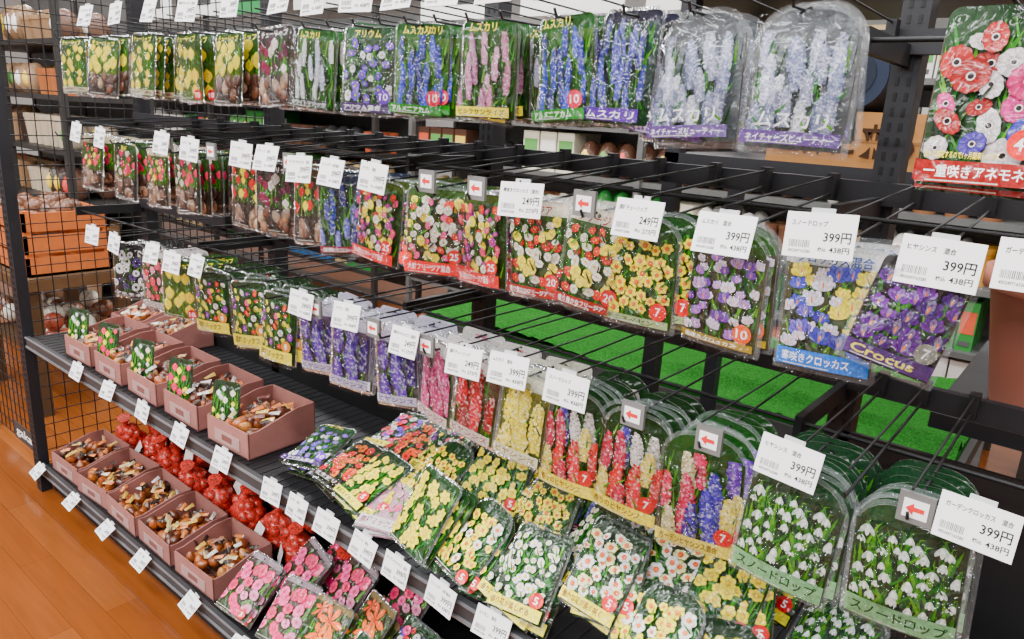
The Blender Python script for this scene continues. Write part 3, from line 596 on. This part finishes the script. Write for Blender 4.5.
def plain_mat(name, c, rough=.9, ns=2):
    m, nt, b = nmat(name); n = nt.nodes.new('ShaderNodeTexNoise'); n.inputs['Scale'].default_value = ns
    cr = nt.nodes.new('ShaderNodeValToRGB'); c = hx(c); cr.color_ramp.elements[0].color = (*mixc(c, (0, 0, 0), .08), 1); cr.color_ramp.elements[1].color = (*c, 1)
    nt.links.new(n.outputs[0], cr.inputs[0]); nt.links.new(cr.outputs[0], b.inputs['Base Color']); b.inputs['Roughness'].default_value = rough; return m
surf('ceiling', [(-12, -4, 3.9), (-12, 9, 3.9), (5, 9, 3.9), (5, -4, 3.9)], plain_mat('ceiling_paint', 'd0d0d0'))
wm = plain_mat('wall_paint', 'bcbab6')
surf('wall_back', [(-12, 9, 0), (5, 9, 0), (5, 9, 3.9), (-12, 9, 3.9)], wm)
surf('wall_left', [(-12, -4, 0), (-12, 9, 0), (-12, 9, 3.9), (-12, -4, 3.9)], wm)
surf('wall_right', [(5, 9, 0), (5, -4, 0), (5, -4, 3.9), (5, 9, 3.9)], wm)
surf('wall_front', [(5, -4, 0), (-12, -4, 0), (-12, -4, 3.9), (5, -4, 3.9)], wm)

PAL = ['c8a878', 'b0522e', 'e8e4dc', '8a5a3a', 'd86a90', 'e8a030', '4a8a3a', 'a8a49c', '704830', 'd8d0b8', 'c03028', '2a6aaa', 'f0ece4', '5a3a2a', '2a7a30', '303030']
def bg_unit(name, X0, X1, Y0, Y1, levels, top, frame='2a2826', kinds=('pot', 'box', 'bag'), pal=PAL, goods='potted_goods_display', sign=False):
    pb = PB(); fc = hx(frame)
    for x in (X0, (X0+X1)/2, X1):
        for y in (Y0, Y1): pb.box(x-.02, x+.02, y-.02, y+.02, 0, top, fc)
    for z in levels: pb.box(X0, X1, Y0, Y1, z-.03, z, fc)
    pb.box(X0, X1, Y1-.01, Y1, .1, top, mixc(fc, (1, 1, 1), .06))
    if sign:
        x = X0+.1
        while x < X1-.9:
            pb.box(x, x+.8, Y0-.03, Y0-.02, top, top+.3, hx(R.choice(('f0f0ea', '2a8a48', 'f0f0ea', 'e8d850', 'f0f0ea'))), PAPER)
            pb.box(x+.1, x+.6, Y0-.035, Y0-.03, top+.1, top+.2, hx('3a3a3a'), PAPER); x += .95
    pb.obj(name)
    g = PB()
    for z in levels:
        x = X0+.08
        while x < X1-.08:
            kind = R.choice(kinds); c = var(hx(R.choice(pal)), .2); run = R.randint(2, 5)
            w = R.uniform(.08, .16); hh = R.uniform(.17, .27)
            for q in range(run):
                if x > X1-.12: break
                for y in ((Y0+.12), (Y0+Y1)/2+.05):
                    if kind == 'pot':
                        g.cyl((x, y, z), (x, y, z+hh*.7), w*.36, c, PAPER, 12, w*.5); g.cyl((x, y, z+hh*.62), (x, y, z+hh*.72), w*.52, var(c, .1), PAPER, 12)
                    elif kind == 'box':
                        g.box(x-w*.45, x+w*.45, y-.07, y+.07, z, z+hh, c, PAPER); g.box(x-w*.38, x+w*.38, y-.072, y-.07, z+hh*.35, z+hh*.8, hx(R.choice(['f0ece4', 'e8c040', 'd05030', '5a9a4a'])), PAPER)
                        g.box(x-w*.3, x+w*.3, y-.073, y-.072, z+hh*.1, z+hh*.2, hx('505050'), PAPER)
                    else:
                        g.ball((x, y, z+hh*.45), (w*.5, .08, hh*.5), c, PRINT, None, 10, 8); g.ball((x, y-.05, z+hh*.45), (w*.28, .04, hh*.28), hx(R.choice(['f0ece4', 'e04840', '60a050', 'f0d040'])), PRINT, None, 8, 6)
                x += w
            x += .01
    g.obj(goods)
LV = (.3, .62, .94, 1.26, 1.58, 1.9)
bg_unit('background_shelving_unit', -9.5, -4.6, 3.9, 4.4, LV, 2.35, sign=True)
bg_unit('background_shelving_unit', -4.4, -.3, 4.1, 4.6, LV, 2.25, frame='5a5a58', sign=True)
bg_unit('background_shelving_unit', -6.8, -4.9, 1.8, 2.3, LV, 2.25, pal=['8a6a4a', '5a3a28', '98785a', 'a86030', 'b8a890', '3a2a22', '6a4a3a'], kinds=('pot', 'pot', 'bag'))
bg_unit('background_shelving_unit', -.1, 3.2, 4.0, 4.5, LV, 2.25, sign=True, pal=['b08050', '8a5a3a', 'c8a070', '704830', 'e8e4dc'])
pb = PB(); c = hx('b8622e')
for z in (0, .11, .22):
    pb.box(-.3, .3, -.2, -.185, z, z+.09, c, BOX); pb.box(-.3, .3, .185, .2, z, z+.09, c, BOX); pb.box(-.3, -.285, -.2, .2, z, z+.09, c, BOX); pb.box(.285, .3, -.2, .2, z, z+.09, c, BOX)
for x in (-.28, .28):
    for y in (-.18, .18): pb.box(x-.015, x+.015, y-.015, y+.015, 0, .32, var(c, .1), BOX)
pb.box(-.3, .3, -.2, .2, 0, .01, c, BOX)
for k in range(40): pb.ball((R.uniform(-.25, .25), R.uniform(-.15, .15), .26+R.uniform(0, .06)), .045, var(hx('6a4028'), .3))
pb.obj('wooden_crate', (-4.35, 1.45, .72))
pb = PB(); pb.box(-4.78, -3.98, 1.2, 1.72, .66, .715, hx('5a4028'), BOX)
for x in (-4.72, -4.03):
    for y in (1.25, 1.67): pb.box(x-.03, x+.03, y-.03, y+.03, 0, .66, hx('4a3420'), BOX)
pb.box(-4.72, -4.03, 1.25, 1.67, .3, .33, hx('4a3420'), BOX)
for k in range(40): pb.ball((R.uniform(-4.7, -4.05), R.uniform(1.27, 1.65), .37+R.uniform(0, .12)), .05, var(hx(R.choice(('6a4028', 'a08060', 'd8d0c0', 'a04830'))), .3))
pb.obj('wooden_display_table')

# turf table behind the rack
pb = PB(); pb.box(-2.4, -.2, 2.32, 3.2, .64, .70, hx('3a3a38'))
for x in (-2.3, -.3):
    for y in (2.4, 3.1): pb.box(x-.03, x+.03, y-.03, y+.03, 0, .64, G2)
pb.obj('display_table')
pb = PB(); nxx, nyy = 90, 46; g = []
for j in range(nyy+1):
    for i in range(nxx+1): g.append((-2.38+2.16*i/nxx, 2.33+.86*j/nyy, .72+R.uniform(0, .01)+(.04*max(0, math.sin(j*.3+math.sin(i*.07)))**4)))
pb.geo(g, [(j*(nxx+1)+i, j*(nxx+1)+i+1, (j+1)*(nxx+1)+i+1, (j+1)*(nxx+1)+i) for j in range(nyy) for i in range(nxx)], hx('276e22'), TURF, True)
pb.box(-2.38, -.22, 2.33, 3.18, .702, .72, hx('1a5a18'), TURF)
pb.obj('artificial_turf_mat')
# rear shelf bay at right
pb = PB()
pb.box(-.95, .75, 1.78, 2.25, H-.10, H-.07, G2); pb.box(-.2, .75, 1.54, 2.25, H-.53, H-.5, G2); pb.box(-.95, .75, 1.78, 2.25, H+.30, H+.33, G2)
for x in (-.93, .73):
    for y in (1.8, 2.23): pb.box(x-.02, x+.02, y-.02, y+.02, 0, 2.1, G2)
pb.obj('rear_shelving_unit')
pb = PB(); cb = hx('a87440'); pb.box(-.19, .19, -.13, .13, 0, .12, cb, BOX); pb.box(-.19, .19, -.131, -.13, .055, .062, hx('8a6038'), BOX)
put_text(pb, '世界に来る！', -.17, .16, .02, .095, -.133, hx('3a2414'), BOX); pb.obj('cardboard_box', (-.5, 1.93, H-.07))
pb = PB(); pb.cyl((0, -.14, 0), (0, .14, 0), .075, hx('1a2438'), PAPER, 28); pb.cyl((0, -.142, 0), (0, -.139, 0), .05, hx('101828'), PAPER, 24); pb.cyl((0, -.144, 0), (0, -.141, 0), .022, hx('060810'), PAPER, 16); pb.obj('dark_blue_fabric_roll', (-.52, 1.93, H+.128))
def planter(loc, r, h, c, name='brown_plant_pot'):
    pb = PB(); n = 36
    prof = [(.0, 0), (.68, 0), (.7, .02), (.92, .85), (1.0, .86), (1.0, 1.0), (.94, 1.0), (.86, .8), (.62, .05), (0, .05)]
    vs = []
    for pr, pz in prof:
        for i in range(n): vs.append((r*pr*math.cos(2*math.pi*i/n), r*pr*math.sin(2*math.pi*i/n), h*pz))
    pb.geo(vs, [(j*n+i, j*n+(i+1) % n, (j+1)*n+(i+1) % n, (j+1)*n+i) for j in range(len(prof)-1) for i in range(n)], hx(c), PAPER, True)
    pb.obj(name, loc)
planter((-.005, 1.73, H-.498), .18, .27, 'b87460')
planter((.42, 1.95, H-.498), .17, .26, '8a5040')

# ---------------------------------------------------------------- lights
def area(x, y, z, sx, sy, p, col=(.965, .985, 1)):
    l = bpy.data.lights.new('ceiling_lamp', 'AREA'); l.shape = 'RECTANGLE'; l.size = sx; l.size_y = sy; l.energy = p*.93; l.color = col
    o = bpy.data.objects.new('ceiling_lamp', l); o.location = (x, y, z); bpy.context.collection.objects.link(o)
area(-2.6, -3.2, 3.5, 9, .22, 330)
area(-2.6, -1.9, 3.6, 9, .22, 430)
area(-2.2, -.5, 3.7, 8, .22, 330)
area(-2.0, 1.2, 3.7, 8, .22, 230)
for x in (-7.5, -3.6, .6):
    for y in (3.0, 6.5): area(x, y, 3.7, 2.4, .4, 140)
w = bpy.data.worlds.new('World'); bpy.context.scene.world = w; w.use_nodes = True
w.node_tree.nodes['Background'].inputs[0].default_value = (1, .98, .96, 1); w.node_tree.nodes['Background'].inputs[1].default_value = .5

# ---------------------------------------------------------------- camera
cam = bpy.data.cameras.new('camera'); co = bpy.data.objects.new('camera', cam); bpy.context.collection.objects.link(co)
rt = Vector((.7685, .6364, .0564)); up = Vector((-.2121, .1708, .9621)); fw = Vector((-.6037, .7523, -.2662))
M = Matrix((( rt.x, up.x, -fw.x, 0), (rt.y, up.y, -fw.y, 0), (rt.z, up.z, -fw.z, H), (0, 0, 0, 1)))
co.matrix_world = M; cam.lens = 26.0; cam.sensor_width = 36; cam.clip_start = .02
bpy.context.scene.camera = co
